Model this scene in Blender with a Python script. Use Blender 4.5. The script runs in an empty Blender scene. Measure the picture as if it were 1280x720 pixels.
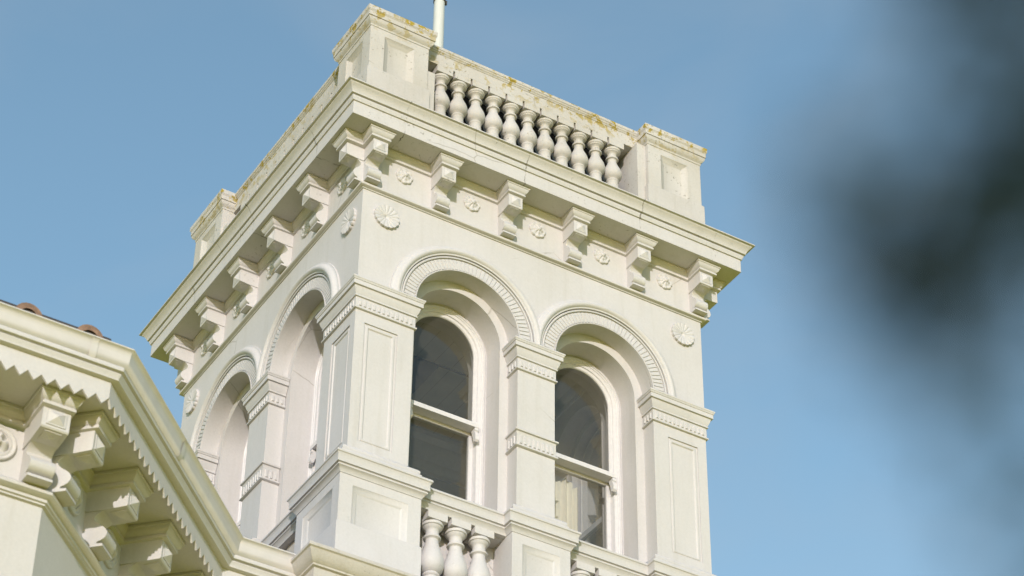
import bpy, bmesh, math, random
from mathutils import Matrix, Vector
random.seed(7)
PI = math.pi
R = math.radians
S = bpy.context.scene
col = S.collection
Z0 = 21.2                       # height of the tower's reference level above the ground

# ------------------------------------------------------------------ camera
cd = bpy.data.cameras.new("camera")
cam = bpy.data.objects.new("camera", cd)
col.objects.link(cam)
S.camera = cam
cd.sensor_width = 36.0
cd.lens = 90.134
cd.clip_start = 0.05
cd.clip_end = 3000
_yaw, _pit, _rol = 0.5400009, 0.6810806, 0.0130329
fw = Vector((math.sin(_yaw)*math.cos(_pit), math.cos(_yaw)*math.cos(_pit), math.sin(_pit)))
rt = Vector((math.cos(_yaw), -math.sin(_yaw), 0))
up = rt.cross(fw)
rt2 = rt*math.cos(_rol) + up*math.sin(_rol)
up2 = -rt*math.sin(_rol) + up*math.cos(_rol)
CAM = Vector((-9.78742, -19.62248, 1.6 - 0.00078))
m = Matrix((rt2, up2, -fw)).transposed().to_4x4()
m.translation = CAM
cam.matrix_world = m
cd.dof.use_dof = True
cd.dof.focus_distance = 29.0
cd.dof.aperture_fstop = 1.8

# ------------------------------------------------------------------ light
SUN_EL, SUN_AZ = 11.0, 32.0     # azimuth measured from the front (-Y) towards the left (-X)
sd = Vector((-math.sin(R(SUN_AZ))*math.cos(R(SUN_EL)), -math.cos(R(SUN_AZ))*math.cos(R(SUN_EL)), math.sin(R(SUN_EL))))
W = bpy.data.worlds.new("World")
S.world = W
W.use_nodes = True
nt = W.node_tree
sky = nt.nodes.new("ShaderNodeTexSky")
sky.sky_type = 'NISHITA'
sky.sun_disc = False
sky.sun_elevation = R(SUN_EL)
sky.sun_rotation = math.atan2(sd.x, sd.y)
sky.altitude = 0
sky.air_density = 1.0
sky.dust_density = 0.3
sky.ozone_density = 1.1
bg = nt.nodes["Background"]
bg.inputs[1].default_value = 0.15
sg = nt.nodes.new("ShaderNodeMix")
sg.data_type = 'RGBA'
sg.blend_type = 'MULTIPLY'
sg.inputs[0].default_value = 1.0
sg.inputs[7].default_value = (.97, 1.065, 1.01, 1)
nt.links.new(sky.outputs[0], sg.inputs[6])
# thin, barely visible high haze
wt = nt.nodes.new("ShaderNodeTexCoord")
wm = nt.nodes.new("ShaderNodeMapping")
wm.inputs["Scale"].default_value = (5, 5, 9)
wm.inputs["Location"].default_value = (.35, .1, .2)
nt.links.new(wt.outputs["Generated"], wm.inputs[0])
wn = nt.nodes.new("ShaderNodeTexNoise")
wn.inputs["Scale"].default_value = 1.6
wn.inputs["Detail"].default_value = 5
wn.inputs["Distortion"].default_value = .6
nt.links.new(wm.outputs[0], wn.inputs["Vector"])
wr = nt.nodes.new("ShaderNodeValToRGB")
wr.color_ramp.elements[0].position = .38
wr.color_ramp.elements[0].color = (0, 0, 0, 1)
wr.color_ramp.elements[1].position = .75
wr.color_ramp.elements[1].color = (.26, .26, .26, 1)
nt.links.new(wn.outputs[0], wr.inputs[0])
wc = nt.nodes.new("ShaderNodeMix")
wc.data_type = 'RGBA'
nt.links.new(wr.outputs[0], wc.inputs[0])
nt.links.new(sg.outputs[2], wc.inputs[6])
wc.inputs[7].default_value = (1.7, 2.0, 2.3, 1)
nt.links.new(wc.outputs[2], bg.inputs[0])
sl = bpy.data.lights.new("sun", 'SUN')
sl.energy = 2.0
sl.angle = R(0.5)
sl.color = (1.0, 0.955, 0.92)
sun = bpy.data.objects.new("sun", sl)
col.objects.link(sun)
sun.rotation_euler = sd.to_track_quat('Z', 'Y').to_euler()
S.view_settings.view_transform = 'Standard'
S.view_settings.look = 'None'
S.view_settings.gamma = 1
S.view_settings.exposure = 0.74
S.view_settings.use_curve_mapping = False

# ------------------------------------------------------------------ materials
def newmat(name):
    mt = bpy.data.materials.new(name)
    mt.use_nodes = True
    return mt, mt.node_tree.nodes, mt.node_tree.links, mt.node_tree.nodes["Principled BSDF"]

def N(ns, typ, **kw):
    n = ns.new(typ)
    for k, v in kw.items():
        setattr(n, k, v)
    return n

def ramp(ns, ls, src, stops):
    r = ns.new("ShaderNodeValToRGB")
    els = r.color_ramp.elements
    while len(els) < len(stops):
        els.new(0.5)
    for e, (p, c) in zip(els, stops):
        e.position = p
        e.color = c if len(c) == 4 else (*c, 1)
    ls.new(src, r.inputs[0])
    return r.outputs[0]

def noise(ns, ls, vec, scale, detail=4, rough=.6):
    n = ns.new("ShaderNodeTexNoise")
    n.inputs["Scale"].default_value = scale
    n.inputs["Detail"].default_value = detail
    n.inputs["Roughness"].default_value = rough
    ls.new(vec, n.inputs["Vector"])
    return n.outputs[0]

def mix(ns, ls, fac, a, b, mode='MIX'):
    n = ns.new("ShaderNodeMix")
    n.data_type = 'RGBA'
    n.blend_type = mode
    for sock, val in ((n.inputs[0], fac), (n.inputs[6], a), (n.inputs[7], b)):
        if hasattr(val, 'links'):
            ls.new(val, sock)
        else:
            sock.default_value = val if not isinstance(val, tuple) or len(val) == 4 else (*val, 1)
    return n.outputs[2]

def mth(ns, ls, op, a, b=None):
    n = ns.new("ShaderNodeMath")
    n.operation = op
    for i, val in enumerate((a, b)):
        if val is None:
            continue
        if hasattr(val, 'links'):
            ls.new(val, n.inputs[i])
        else:
            n.inputs[i].default_value = val
    return n.outputs[0]

def stucco(name, base, dark, lichen=0.0, stain=0.25, speck=0.0, bump=0.25, rough=.62, joint=False):
    mt, ns, ls, b = newmat(name)
    g = ns.new("ShaderNodeNewGeometry")
    P = g.outputs["Position"]
    big = noise(ns, ls, P, 0.9, 5, .6)
    c = mix(ns, ls, ramp(ns, ls, big, [(.35, (0, 0, 0)), (.7, (1, 1, 1))]), base, dark)
    # vertical rain streaks
    mp = ns.new("ShaderNodeMapping")
    mp.inputs["Scale"].default_value = (7, 7, .5)
    ls.new(P, mp.inputs[0])
    st = noise(ns, ls, mp.outputs[0], 1.0, 6, .65)
    sf = mth(ns, ls, 'MULTIPLY', ramp(ns, ls, st, [(.52, (0, 0, 0)), (.75, (1, 1, 1))]), stain)
    c = mix(ns, ls, sf, c, (.30, .265, .20))
    fine = noise(ns, ls, P, 38, 5, .7)
    c = mix(ns, ls, .12, c, ramp(ns, ls, fine, [(.3, (0.305, 0.288, 0.282)), (.7, (0.672, 0.647, 0.663))]))
    if speck:
        sp = noise(ns, ls, P, 24, 3, .6)
        pt = noise(ns, ls, P, 2.2, 4, .6)
        f = mth(ns, ls, 'MULTIPLY', ramp(ns, ls, sp, [(.62, (0, 0, 0)), (.68, (1, 1, 1))]),
                ramp(ns, ls, pt, [(.48, (0, 0, 0)), (.62, (1, 1, 1))]))
        c = mix(ns, ls, mth(ns, ls, 'MULTIPLY', f, speck), c, (.11, .09, .05))
    if lichen:
        li = noise(ns, ls, P, 9, 5, .65)
        lp = noise(ns, ls, P, 1.7, 3, .5)
        f = mth(ns, ls, 'MULTIPLY', ramp(ns, ls, li, [(.52, (0, 0, 0)), (.56, (1, 1, 1))]),
                ramp(ns, ls, lp, [(.40, (0, 0, 0)), (.49, (1, 1, 1))]))
        sx = ns.new("ShaderNodeSeparateXYZ")
        ls.new(P, sx.inputs[0])
        hz = ramp(ns, ls, mth(ns, ls, 'SUBTRACT', sx.outputs[2], Z0 + 1.75), [(.2, (.0, .0, .0)), (.5, (1, 1, 1))])
        f = mth(ns, ls, 'MULTIPLY', f, hz)
        lc = mix(ns, ls, noise(ns, ls, P, 30, 2, .5), (.46, .32, .010), (.17, .13, .03))
        c = mix(ns, ls, mth(ns, ls, 'MULTIPLY', f, lichen), c, lc)
    if joint:                   # hairline cracks
        v = ns.new("ShaderNodeTexVoronoi")
        v.feature = 'DISTANCE_TO_EDGE'
        v.inputs["Scale"].default_value = .62
        wp = ns.new("ShaderNodeTexNoise")
        wp.inputs["Scale"].default_value = 3.0
        wp.inputs["Detail"].default_value = 5
        ls.new(P, wp.inputs["Vector"])
        va = ns.new("ShaderNodeVectorMath")
        va.operation = 'MULTIPLY_ADD'
        ls.new(wp.outputs[1], va.inputs[0])
        va.inputs[1].default_value = (.10, .10, .10)
        ls.new(P, va.inputs[2])
        ls.new(va.outputs[0], v.inputs["Vector"])
        cr = ramp(ns, ls, v.outputs["Distance"], [(.0, (1, 1, 1)), (.0045, (0, 0, 0))])
        gate = ramp(ns, ls, noise(ns, ls, P, .8, 2, .5), [(.56, (0, 0, 0)), (.62, (1, 1, 1))])
        c = mix(ns, ls, mth(ns, ls, 'MULTIPLY', mth(ns, ls, 'MULTIPLY', cr, gate), .6), c, (.16, .13, .09))
    if name == 'cornice_stucco':    # open joints between the cast lengths
        sx2 = ns.new("ShaderNodeSeparateXYZ")
        ls.new(P, sx2.inputs[0])
        sn = ns.new("ShaderNodeSeparateXYZ")
        ls.new(g.outputs["True Normal"], sn.inputs[0])
        wob = mth(ns, ls, 'MULTIPLY', mth(ns, ls, 'SUBTRACT', noise(ns, ls, P, 9, 4, .6), .5), .09)
        for ax, nx, ph in ((0, 1, .52), (1, 0, .31)):
            fr_ = mth(ns, ls, 'FRACT', mth(ns, ls, 'MULTIPLY', mth(ns, ls, 'ADD', mth(ns, ls, 'ADD', sx2.outputs[ax], ph), wob), .62))
            ln = mth(ns, ls, 'LESS_THAN', mth(ns, ls, 'ABSOLUTE', mth(ns, ls, 'SUBTRACT', fr_, .5)), .0042)
            face = mth(ns, ls, 'LESS_THAN', mth(ns, ls, 'ABSOLUTE', sn.outputs[ax]), .5)
            brk = ramp(ns, ls, noise(ns, ls, P, 6, 3, .6), [(.42, (.08, .08, .08)), (.62, (.85, .85, .85))])
            c = mix(ns, ls, mth(ns, ls, 'MULTIPLY', mth(ns, ls, 'MULTIPLY', ln, face), brk), c, (.07, .055, .035))
    ls.new(c, b.inputs["Base Color"])
    b.inputs["Roughness"].default_value = rough
    bp = ns.new("ShaderNodeBump")
    bp.inputs["Strength"].default_value = bump
    bp.inputs["Distance"].default_value = .01
    ls.new(mix(ns, ls, .4, fine, noise(ns, ls, P, 7, 3, .5)), bp.inputs["Height"])
    bv = ns.new("ShaderNodeBevel")
    bv.samples = 3
    bv.inputs["Radius"].default_value = .006
    ls.new(bv.outputs[0], bp.inputs["Normal"])
    ls.new(bp.outputs[0], b.inputs["Normal"])
    return mt

CREAM, CREAM2 = (0.537, 0.507, 0.523), (0.495, 0.466, 0.469)
M = {}
M['wall'] = stucco('painted_stucco', CREAM, CREAM2, stain=.2, joint=True)
M['trim'] = stucco('painted_moulding', (0.541, 0.513, 0.531), CREAM2, stain=.15, speck=.15)
M['cornice'] = stucco('cornice_stucco', CREAM, CREAM2, lichen=.55, stain=.2, speck=.5, joint=True)
M['parapet'] = stucco('weathered_parapet', (0.506, 0.473, 0.460), (0.430, 0.391, 0.357), lichen=1.0, stain=.35, speck=.8, bump=.5, rough=.8, joint=True)
M['wing'] = stucco('wing_paint', (0.537, 0.507, 0.520), (0.495, 0.465, 0.465), stain=.14)
M['dirty'] = stucco('dirty_ledge', (0.506, 0.473, 0.460), (0.407, 0.363, 0.325), stain=.45, speck=.9, bump=.5, rough=.8)

def simple(name, colr, rough=.5, bumpscale=0, var=.12, metallic=0):
    mt, ns, ls, b = newmat(name)
    g = ns.new("ShaderNodeNewGeometry")
    n = noise(ns, ls, g.outputs["Position"], bumpscale or 12, 4, .6)
    lo = tuple(max(0, c*(1-var)) for c in colr)
    hi = tuple(c*(1+var) for c in colr)
    ls.new(ramp(ns, ls, n, [(.3, lo), (.7, hi)]), b.inputs["Base Color"])
    b.inputs["Roughness"].default_value = rough
    b.inputs["Metallic"].default_value = metallic
    bp = ns.new("ShaderNodeBump")
    bp.inputs["Strength"].default_value = .15
    bp.inputs["Distance"].default_value = .01
    ls.new(n, bp.inputs["Height"])
    ls.new(bp.outputs[0], b.inputs["Normal"])
    return mt
M['sash'] = simple('white_sash_paint', (0.590, 0.562, 0.583), .4, 20, .05)
M['gutter'] = simple('painted_gutter', (0.541, 0.504, 0.507), .35, 5, .05)
M['plaster'] = simple('room_plaster', (.74, .72, .64), .8, 5, .08)
M['hatch'] = simple('dark_hatch', (.05, .06, .08), .7, 5, .1)
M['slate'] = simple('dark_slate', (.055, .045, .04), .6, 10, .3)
M['terracotta'] = simple('terracotta', (.21, .125, .085), .8, 14, .35)
M['pole'] = simple('white_pole_paint', (.55, .55, .54), .35, 6, .04)
M['lead'] = simple('lead_flashing', (.16, .18, .20), .5, 10, .2)
M['curtain'] = simple('curtain_cloth', (.80, .735, .66), .85, 9, .05)
M['bark'] = simple('bark', (.035, .034, .034), .9, 30, .4)
M['leaf'] = simple('dark_leaf', (.007, .023, .025), .5, 6, .4)
M['grass'] = simple('ground', (.76, .60, .03), .95, 3, .3)
M['ornament'] = stucco('ornament_plaster', (0.548, 0.519, 0.538), (0.506, 0.479, 0.486), stain=.1, speck=.3)

mt, ns, ls, b = newmat('boarded_ceiling')
tc = ns.new("ShaderNodeNewGeometry")
sx = ns.new("ShaderNodeSeparateXYZ")
ls.new(tc.outputs["Position"], sx.inputs[0])
fr = mth(ns, ls, 'FRACT', mth(ns, ls, 'MULTIPLY', sx.outputs[0], 4.1))
line = ramp(ns, ls, fr, [(.0, (0, 0, 0)), (.035, (1, 1, 1))])
brd = noise(ns, ls, tc.outputs["Position"], 2.5, 4, .6)
ls.new(mix(ns, ls, line, (.10, .09, .07), ramp(ns, ls, brd, [(.3, (.36, .34, .28)), (.7, (.46, .44, .37))])), b.inputs["Base Color"])
b.inputs["Roughness"].default_value = .7
M['ceiling'] = mt

mt, ns, ls, b = newmat('window_glass')
ns.remove(b)
out = ns["Material Output"]
tr = ns.new("ShaderNodeBsdfTransparent")
tr.inputs[0].default_value = (.86, .88, .86, 1)
gl = ns.new("ShaderNodeBsdfGlossy")
gl.inputs["Roughness"].default_value = .02
lw = ns.new("ShaderNodeFresnel")
lw.inputs[0].default_value = 1.75
g = ns.new("ShaderNodeNewGeometry")
bp = ns.new("ShaderNodeBump")
bp.inputs["Strength"].default_value = .10
bp.inputs["Distance"].default_value = .02
ls.new(noise(ns, ls, g.outputs["Position"], 3, 2, .5), bp.inputs["Height"])
ls.new(bp.outputs[0], gl.inputs["Normal"])
mx = ns.new("ShaderNodeMixShader")
ls.new(lw.outputs[0], mx.inputs[0])
ls.new(tr.outputs[0], mx.inputs[1])
ls.new(gl.outputs[0], mx.inputs[2])
df = ns.new("ShaderNodeBsdfDiffuse")
df.inputs[0].default_value = (.58, .52, .42, 1)
m2 = ns.new("ShaderNodeMixShader")
ls.new(ramp(ns, ls, noise(ns, ls, g.outputs["Position"], 5, 5, .65), [(.3, (.045, .045, .045)), (.75, (.07, .07, .07))]), m2.inputs[0])
ls.new(mx.outputs[0], m2.inputs[1])
ls.new(df.outputs[0], m2.inputs[2])
ls.new(m2.outputs[0], out.inputs[0])
M['glass'] = mt

# ------------------------------------------------------------------ mesh builder
class MB:
    def __init__(self):
        self.v, self.f = [], []

    def add(self, vs, fs):
        n = len(self.v)
        self.v += [tuple(p) for p in vs]
        self.f += [tuple(i+n for i in q) for q in fs]
        return self

    def quad(self, *p):
        return self.add(p, [tuple(range(len(p)))])

    def box(self, x0, x1, y0, y1, z0, z1):
        v = [(x, y, z) for x in (x0, x1) for y in (y0, y1) for z in (z0, z1)]
        return self.add(v, [(0, 1, 3, 2), (4, 6, 7, 5), (0, 4, 5, 1), (2, 3, 7, 6), (0, 2, 6, 4), (1, 5, 7, 3)])

    def sweep(self, path, prof, closed=False, caps=True, closeprof=False):
        """path: 2D points, outward on the right of travel; prof: (offset, z)."""
        n = len(path)
        dirs = []
        for i in range(n if closed else n-1):
            a, b_ = path[i], path[(i+1) % n]
            L = math.hypot(b_[0]-a[0], b_[1]-a[1])
            dirs.append(((b_[0]-a[0])/L, (b_[1]-a[1])/L))
        mit = []
        for i in range(n):
            if closed:
                d1, d2 = dirs[i-1], dirs[i]
            else:
                d1 = dirs[max(i-1, 0)]
                d2 = dirs[min(i, n-2)]
            n1, n2 = (d1[1], -d1[0]), (d2[1], -d2[0])
            k = 1 + n1[0]*n2[0] + n1[1]*n2[1]
            mit.append(((n1[0]+n2[0])/k, (n1[1]+n2[1])/k))
        vs = [(path[i][0]+mit[i][0]*o, path[i][1]+mit[i][1]*o, z) for i in range(n) for o, z in prof]
        m_ = len(prof)
        fs = []
        for i in range(n if closed else n-1):
            j = (i+1) % n
            for k in range(m_ if closeprof else m_-1):
                l = (k+1) % m_
                fs.append((i*m_+k, j*m_+k, j*m_+l, i*m_+l))
        if not closed and caps:
            fs.append(tuple(range(m_)))
            fs.append(tuple(range((n-1)*m_, n*m_))[::-1])
        return self.add(vs, fs)

    def arc(self, cx, zs, prof, y=None, seg=56, a0=0, a1=PI, caps=True):
        """prof: (radius, y) pairs swept round the arch centre."""
        m_ = len(prof)
        vs, fs = [], []
        for i in range(seg+1):
            a = a0+(a1-a0)*i/seg
            for r_, yy in prof:
                vs.append((cx+r_*math.cos(a), yy, zs+r_*math.sin(a)))
        for i in range(seg):
            for k in range(m_-1):
                fs.append((i*m_+k, (i+1)*m_+k, (i+1)*m_+k+1, i*m_+k+1))
        return self.add(vs, fs)

    def archband(self, cx, zs, prof, zb, seg=48):
        """like arc, with straight jambs carried down to zb on both sides"""
        m_ = len(prof)
        vs, fs = [], []
        st = [(0, zb)] + [(PI*i/seg, None) for i in range(seg+1)] + [(PI, zb)]
        for a, z in st:
            for r_, yy in prof:
                vs.append((cx+r_*math.cos(a), yy, zs+r_*math.sin(a) if z is None else z))
        for i in range(len(st)-1):
            for k in range(m_-1):
                fs.append((i*m_+k, (i+1)*m_+k, (i+1)*m_+k+1, i*m_+k+1))
        return self.add(vs, fs)

    def archsheet(self, x0, x1, openings, zs, zb, zt, y, seg=48, pierfaces=True):
        """wall sheet at depth y with round-headed openings (cx, r)"""
        xs = x0
        for cx, r_ in openings:
            if pierfaces:
                self.quad((xs, y, zb), (cx-r_, y, zb), (cx-r_, y, zs), (xs, y, zs))
            self.quad((xs, y, zs), (cx-r_, y, zs), (cx-r_, y, zt), (xs, y, zt))
            for i in range(seg):
                a, b_ = PI-PI*i/seg, PI-PI*(i+1)/seg
                p, q = (cx+r_*math.cos(a), zs+r_*math.sin(a)), (cx+r_*math.cos(b_), zs+r_*math.sin(b_))
                self.quad((p[0], y, p[1]), (q[0], y, q[1]), (q[0], y, zt), (p[0], y, zt))
            xs = cx+r_
        if pierfaces:
            self.quad((xs, y, zb), (x1, y, zb), (x1, y, zs), (xs, y, zs))
        self.quad((xs, y, zs), (x1, y, zs), (x1, y, zt), (xs, y, zt))
        return self

    def panel(self, O, U, Nn, w, z0, z1, steps):
        """face with a sunk panel. O origin, U horizontal dir, Nn outward; steps: (inset, depth) from the outside in"""
        rings = []
        for ins, dep in steps:
            a0, a1, b0, b1 = ins[0], w-ins[1], z0+ins[2], z1-ins[3]
            rings.append([(O[0]+U[0]*a-Nn[0]*dep, O[1]+U[1]*a-Nn[1]*dep, zz) for a, zz in ((a0, b0), (a1, b0), (a1, b1), (a0, b1))])
        vs = [p for r_ in rings for p in r_]
        fs = []
        for i in range(len(rings)-1):
            for k in range(4):
                l = (k+1) % 4
                fs.append((i*4+k, i*4+l, (i+1)*4+l, (i+1)*4+k))
        i = len(rings)-1
        fs.append((i*4, i*4+1, i*4+2, i*4+3))
        return self.add(vs, fs)

    def lathe(self, prof, c=(0, 0, 0), seg=24):
        vs, fs = [], []
        m_ = len(prof)
        for i in range(seg):
            a = 2*PI*i/seg
            for r_, z in prof:
                vs.append((c[0]+r_*math.cos(a), c[1]+r_*math.sin(a), c[2]+z))
        for i in range(seg):
            j = (i+1) % seg
            for k in range(m_-1):
                fs.append((i*m_+k, j*m_+k, j*m_+k+1, i*m_+k+1))
        fs.append(tuple(i*m_ for i in range(seg))[::-1])
        fs.append(tuple(i*m_+m_-1 for i in range(seg)))
        return self.add(vs, fs)

    def extrude(self, prof, x0, x1):
        """profile in (y, z) extruded along x"""
        n = len(prof)
        vs = [(x0, y, z) for y, z in prof]+[(x1, y, z) for y, z in prof]
        fs = [tuple(range(n))[::-1], tuple(range(n, 2*n))]
        for i in range(n):
            j = (i+1) % n
            fs.append((i, j, n+j, n+i))
        return self.add(vs, fs)

    def tube(self, pts, rad, seg=8):
        vs, fs = [], []
        for i, p in enumerate(pts):
            p = Vector(p)
            d = (Vector(pts[min(i+1, len(pts)-1)])-Vector(pts[max(i-1, 0)])).normalized()
            a = d.cross(Vector((.13, .21, .97))).normalized()
            b_ = d.cross(a)
            r_ = rad[i] if hasattr(rad, '__len__') else rad
            for k in range(seg):
                t = 2*PI*k/seg
                vs.append(tuple(p+a*(r_*math.cos(t))+b_*(r_*math.sin(t))))
        for i in range(len(pts)-1):
            for k in range(seg):
                l = (k+1) % seg
                fs.append((i*seg+k, i*seg+l, (i+1)*seg+l, (i+1)*seg+k))
        fs.append(tuple(range(seg))[::-1])
        fs.append(tuple(range((len(pts)-1)*seg, len(pts)*seg)))
        return self.add(vs, fs)

    def mesh(self, name, mat, off=(0, 0, 0), smooth=35, clip=None, recalc=True):
        bm = bmesh.new()
        vv = [bm.verts.new((p[0]-off[0], p[1]-off[1], p[2]-off[2])) for p in self.v]
        for q in self.f:
            try:
                bm.faces.new([vv[i] for i in q])
            except ValueError:
                pass
        bmesh.ops.remove_doubles(bm, verts=bm.verts, dist=.0004)
        for co, no in (clip or []):
            bmesh.ops.bisect_plane(bm, geom=bm.verts[:]+bm.edges[:]+bm.faces[:],
                                   plane_co=[co[i]-off[i] for i in range(3)], plane_no=no, clear_outer=True)
        if recalc:
            bmesh.ops.recalc_face_normals(bm, faces=bm.faces)
        me = bpy.data.meshes.new(name)
        bm.to_mesh(me)
        bm.free()
        me.materials.append(mat)
        if smooth and len(me.polygons):
            me.polygons.foreach_set('use_smooth', [True]*len(me.polygons))
            me.set_sharp_from_angle(angle=R(smooth))
        return me

def link(name, me, parent=None, loc=(0, 0, 0), rz=0, label=None):
    o = bpy.data.objects.new(name, me)
    col.objects.link(o)
    o.location = loc
    o.rotation_euler = (0, 0, rz)
    if parent:
        o.parent = parent
    if label:
        o['label'] = label
    return o

def thing(name, label, cat, loc=(0, 0, 0), group=None):
    o = bpy.data.objects.new(name, None)
    o.empty_display_size = .3
    col.objects.link(o)
    o.location = loc
    o['label'] = label
    o['category'] = cat
    if group:
        o['group'] = group
    return o

# ------------------------------------------------------------------ ground
g = MB()
g.quad((-900, -900, 0), (900, -900, 0), (900, 900, 0), (-900, 900, 0))
go = link('ground', g.mesh('ground', M['grass'], smooth=0))
go['kind'] = 'structure'

# ------------------------------------------------------------------ the tower
WW = 4.6
CX = WW/2
OFF = (CX, CX, 0)
E0 = -.015                                  # outer wall plane
tower = thing('tower', 'cream stucco Italianate tower with paired arched windows and a balustraded parapet, under a blue sky', 'tower', (CX, CX, 0))
SIDES = 4

def side_parts(name, me, parent=tower, sides=range(4), z=Z0):
    return [link(name, me, parent, (0, 0, z), -k*PI/2) for k in sides]

def at_side(k, x, y, z):
    """corner coordinates of the front -> local place on side k"""
    a = -k*PI/2
    px, py = x-CX, y-CX
    return (px*math.cos(a)-py*math.sin(a), px*math.sin(a)+py*math.cos(a), z+Z0)

SQ = [(E0, E0), (WW-E0, E0), (WW-E0, WW-E0), (E0, WW-E0)]
ZS = -1.81                                  # arch springing
HA, HB = .67, .555                          # half widths of outer and inner order
C1, C2 = 1.385, 3.215
ZL = -4.27                                  # ledge lip

# walls: four sheets with two round-headed openings each
mb = MB()
ops = [(C1, HA), (C2, HA)]
mb.archsheet(E0, WW-E0, ops, ZS, -4.30, .24, E0, pierfaces=False)
x0, x1 = E0, C1-HA
# corner pier faces with sunk moulded panels, plain centre pier
for a, b_ in ((E0, C1-HA), (C2+HA, WW-E0)):
    w = b_-a
    li = .12 if a < 1 else w-.12-.41
    ri = w-li-.41
    st = []
    for e, d in ((0, 0), (.0, .014), (.022, .014), (.03, .006), (.05, .006), (.062, .020)):
        st.append(((li+e, ri+e, .36+e, .55+e), d))
    st = [((0, 0, 0, 0), 0)] + st
    mb.panel((a, E0), (1, 0), (0, -1), w, -4.30, ZS, st)
mb.quad((C1+HA, E0, -4.30), (C2-HA, E0, -4.30), (C2-HA, E0, ZS), (C1+HA, E0, ZS))
for cx in (C1, C2):
    mb.archband(cx, ZS, [(HA, E0), (HA, .19), (HB, .19), (HB, .49)], -4.40)
    mb.archband(cx, ZS, [(.54, .64), (.54, .86)], -4.40)
mb.archsheet(.86, WW-.86, [(C1, .54), (C2, .54)], ZS, -4.40, -.5, .86)
side_parts('wall', mb.mesh('wall', M['wall'], OFF))

# room: floor and boarded ceiling with a hatch
mb = MB()
mb.box(.3, WW-.3, .3, WW-.3, -4.75, -4.55)
link('floor', mb.mesh('floor', M['plaster'], OFF), tower, (0, 0, Z0))
mb = MB()
mb.box(.5, WW-.5, .5, WW-.5, -.62, -.50)
ceil = link('ceiling', mb.mesh('ceiling', M['ceiling'], OFF), tower, (0, 0, Z0))
mb = MB()
sqi = [(.86, .86), (WW-.86, .86), (WW-.86, WW-.86), (.86, WW-.86)]
mb.sweep(sqi, [(0, -1.10), (-.03, -1.10), (-.03, -1.05), (-.05, -1.03), (-.07, -.97), (-.07, -.93), (-.14, -.86), (-.19, -.78), (-.19, -.74), (-.26, -.68), (-.26, -.625), (0, -.625)], closed=True)
link('ceiling_moulding', mb.mesh('ceiling_moulding', M['sash'], OFF), ceil)
mb = MB()
mb.box(1.58, 2.27, 2.21, 2.95, -.66, -.61)
mb.box(2.27, 3.6, 2.20, 2.225, -.635, -.61)
link('hatch', mb.mesh('hatch', M['hatch'], OFF), ceil)

# main cornice
mb = MB()
mb.sweep(SQ, [(0, .219), (.374, .219), (.374, .404), (.390, .409), (.392, .426), (.401, .445), (.405, .460), (.405, .468),
              (.394, .470), (.394, .476), (.424, .482), (.426, .492), (.434, .518), (.452, .550), (.472, .574), (.484, .586), (.486, .592),
              (.502, .594), (.511, .598), (.511, .613), (.44, .626), (-.6, .68)], closed=True)
link('cornice', mb.mesh('cornice', M['cornice'], OFF), tower, (0, 0, Z0))

# bed moulding that breaks forward round every bracket
BW, BD = .090, .258
BX = [.05+.9*i for i in range(6)]
def bed_path():
    P = []
    for k in range(4):
        a = k*PI/2
        pts = []
        for i, bx in enumerate(BX):
            if i == 0:
                pts += [(bx-BW-.02, E0-BD), (bx+BW, E0-BD), (bx+BW, E0)]
            elif i == 5:
                pts += [(bx-BW, E0), (bx-BW, E0-BD), (bx+BW+.02, E0-BD)]
            else:
                pts += [(bx-BW, E0), (bx-BW, E0-BD), (bx+BW, E0-BD), (bx+BW, E0)]
        # inner corner where the two corner brackets meet
        pts = [(BX[0]-BW-.02, BX[0]-BW-.02)] + pts
        for x, y in pts:
            px, py = x-CX, y-CX
            P.append((px*math.cos(a)-py*math.sin(a)+CX, px*math.sin(a)+py*math.cos(a)+CX))
    return P
mb = MB()
mb.sweep(bed_path(), [(-.05, .216), (.066, .216), (.066, .196), (.056, .190), (.052, .178), (.042, .155), (.026, .140), (.018, .133), (.018, .124),
                      (.026, .120), (.026, .098), (.012, .092), (.0, .088), (-.05, .088)], closed=True)
link('bed_moulding', mb.mesh('bed_moulding', M['trim'], OFF), tower, (0, 0, Z0))

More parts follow.
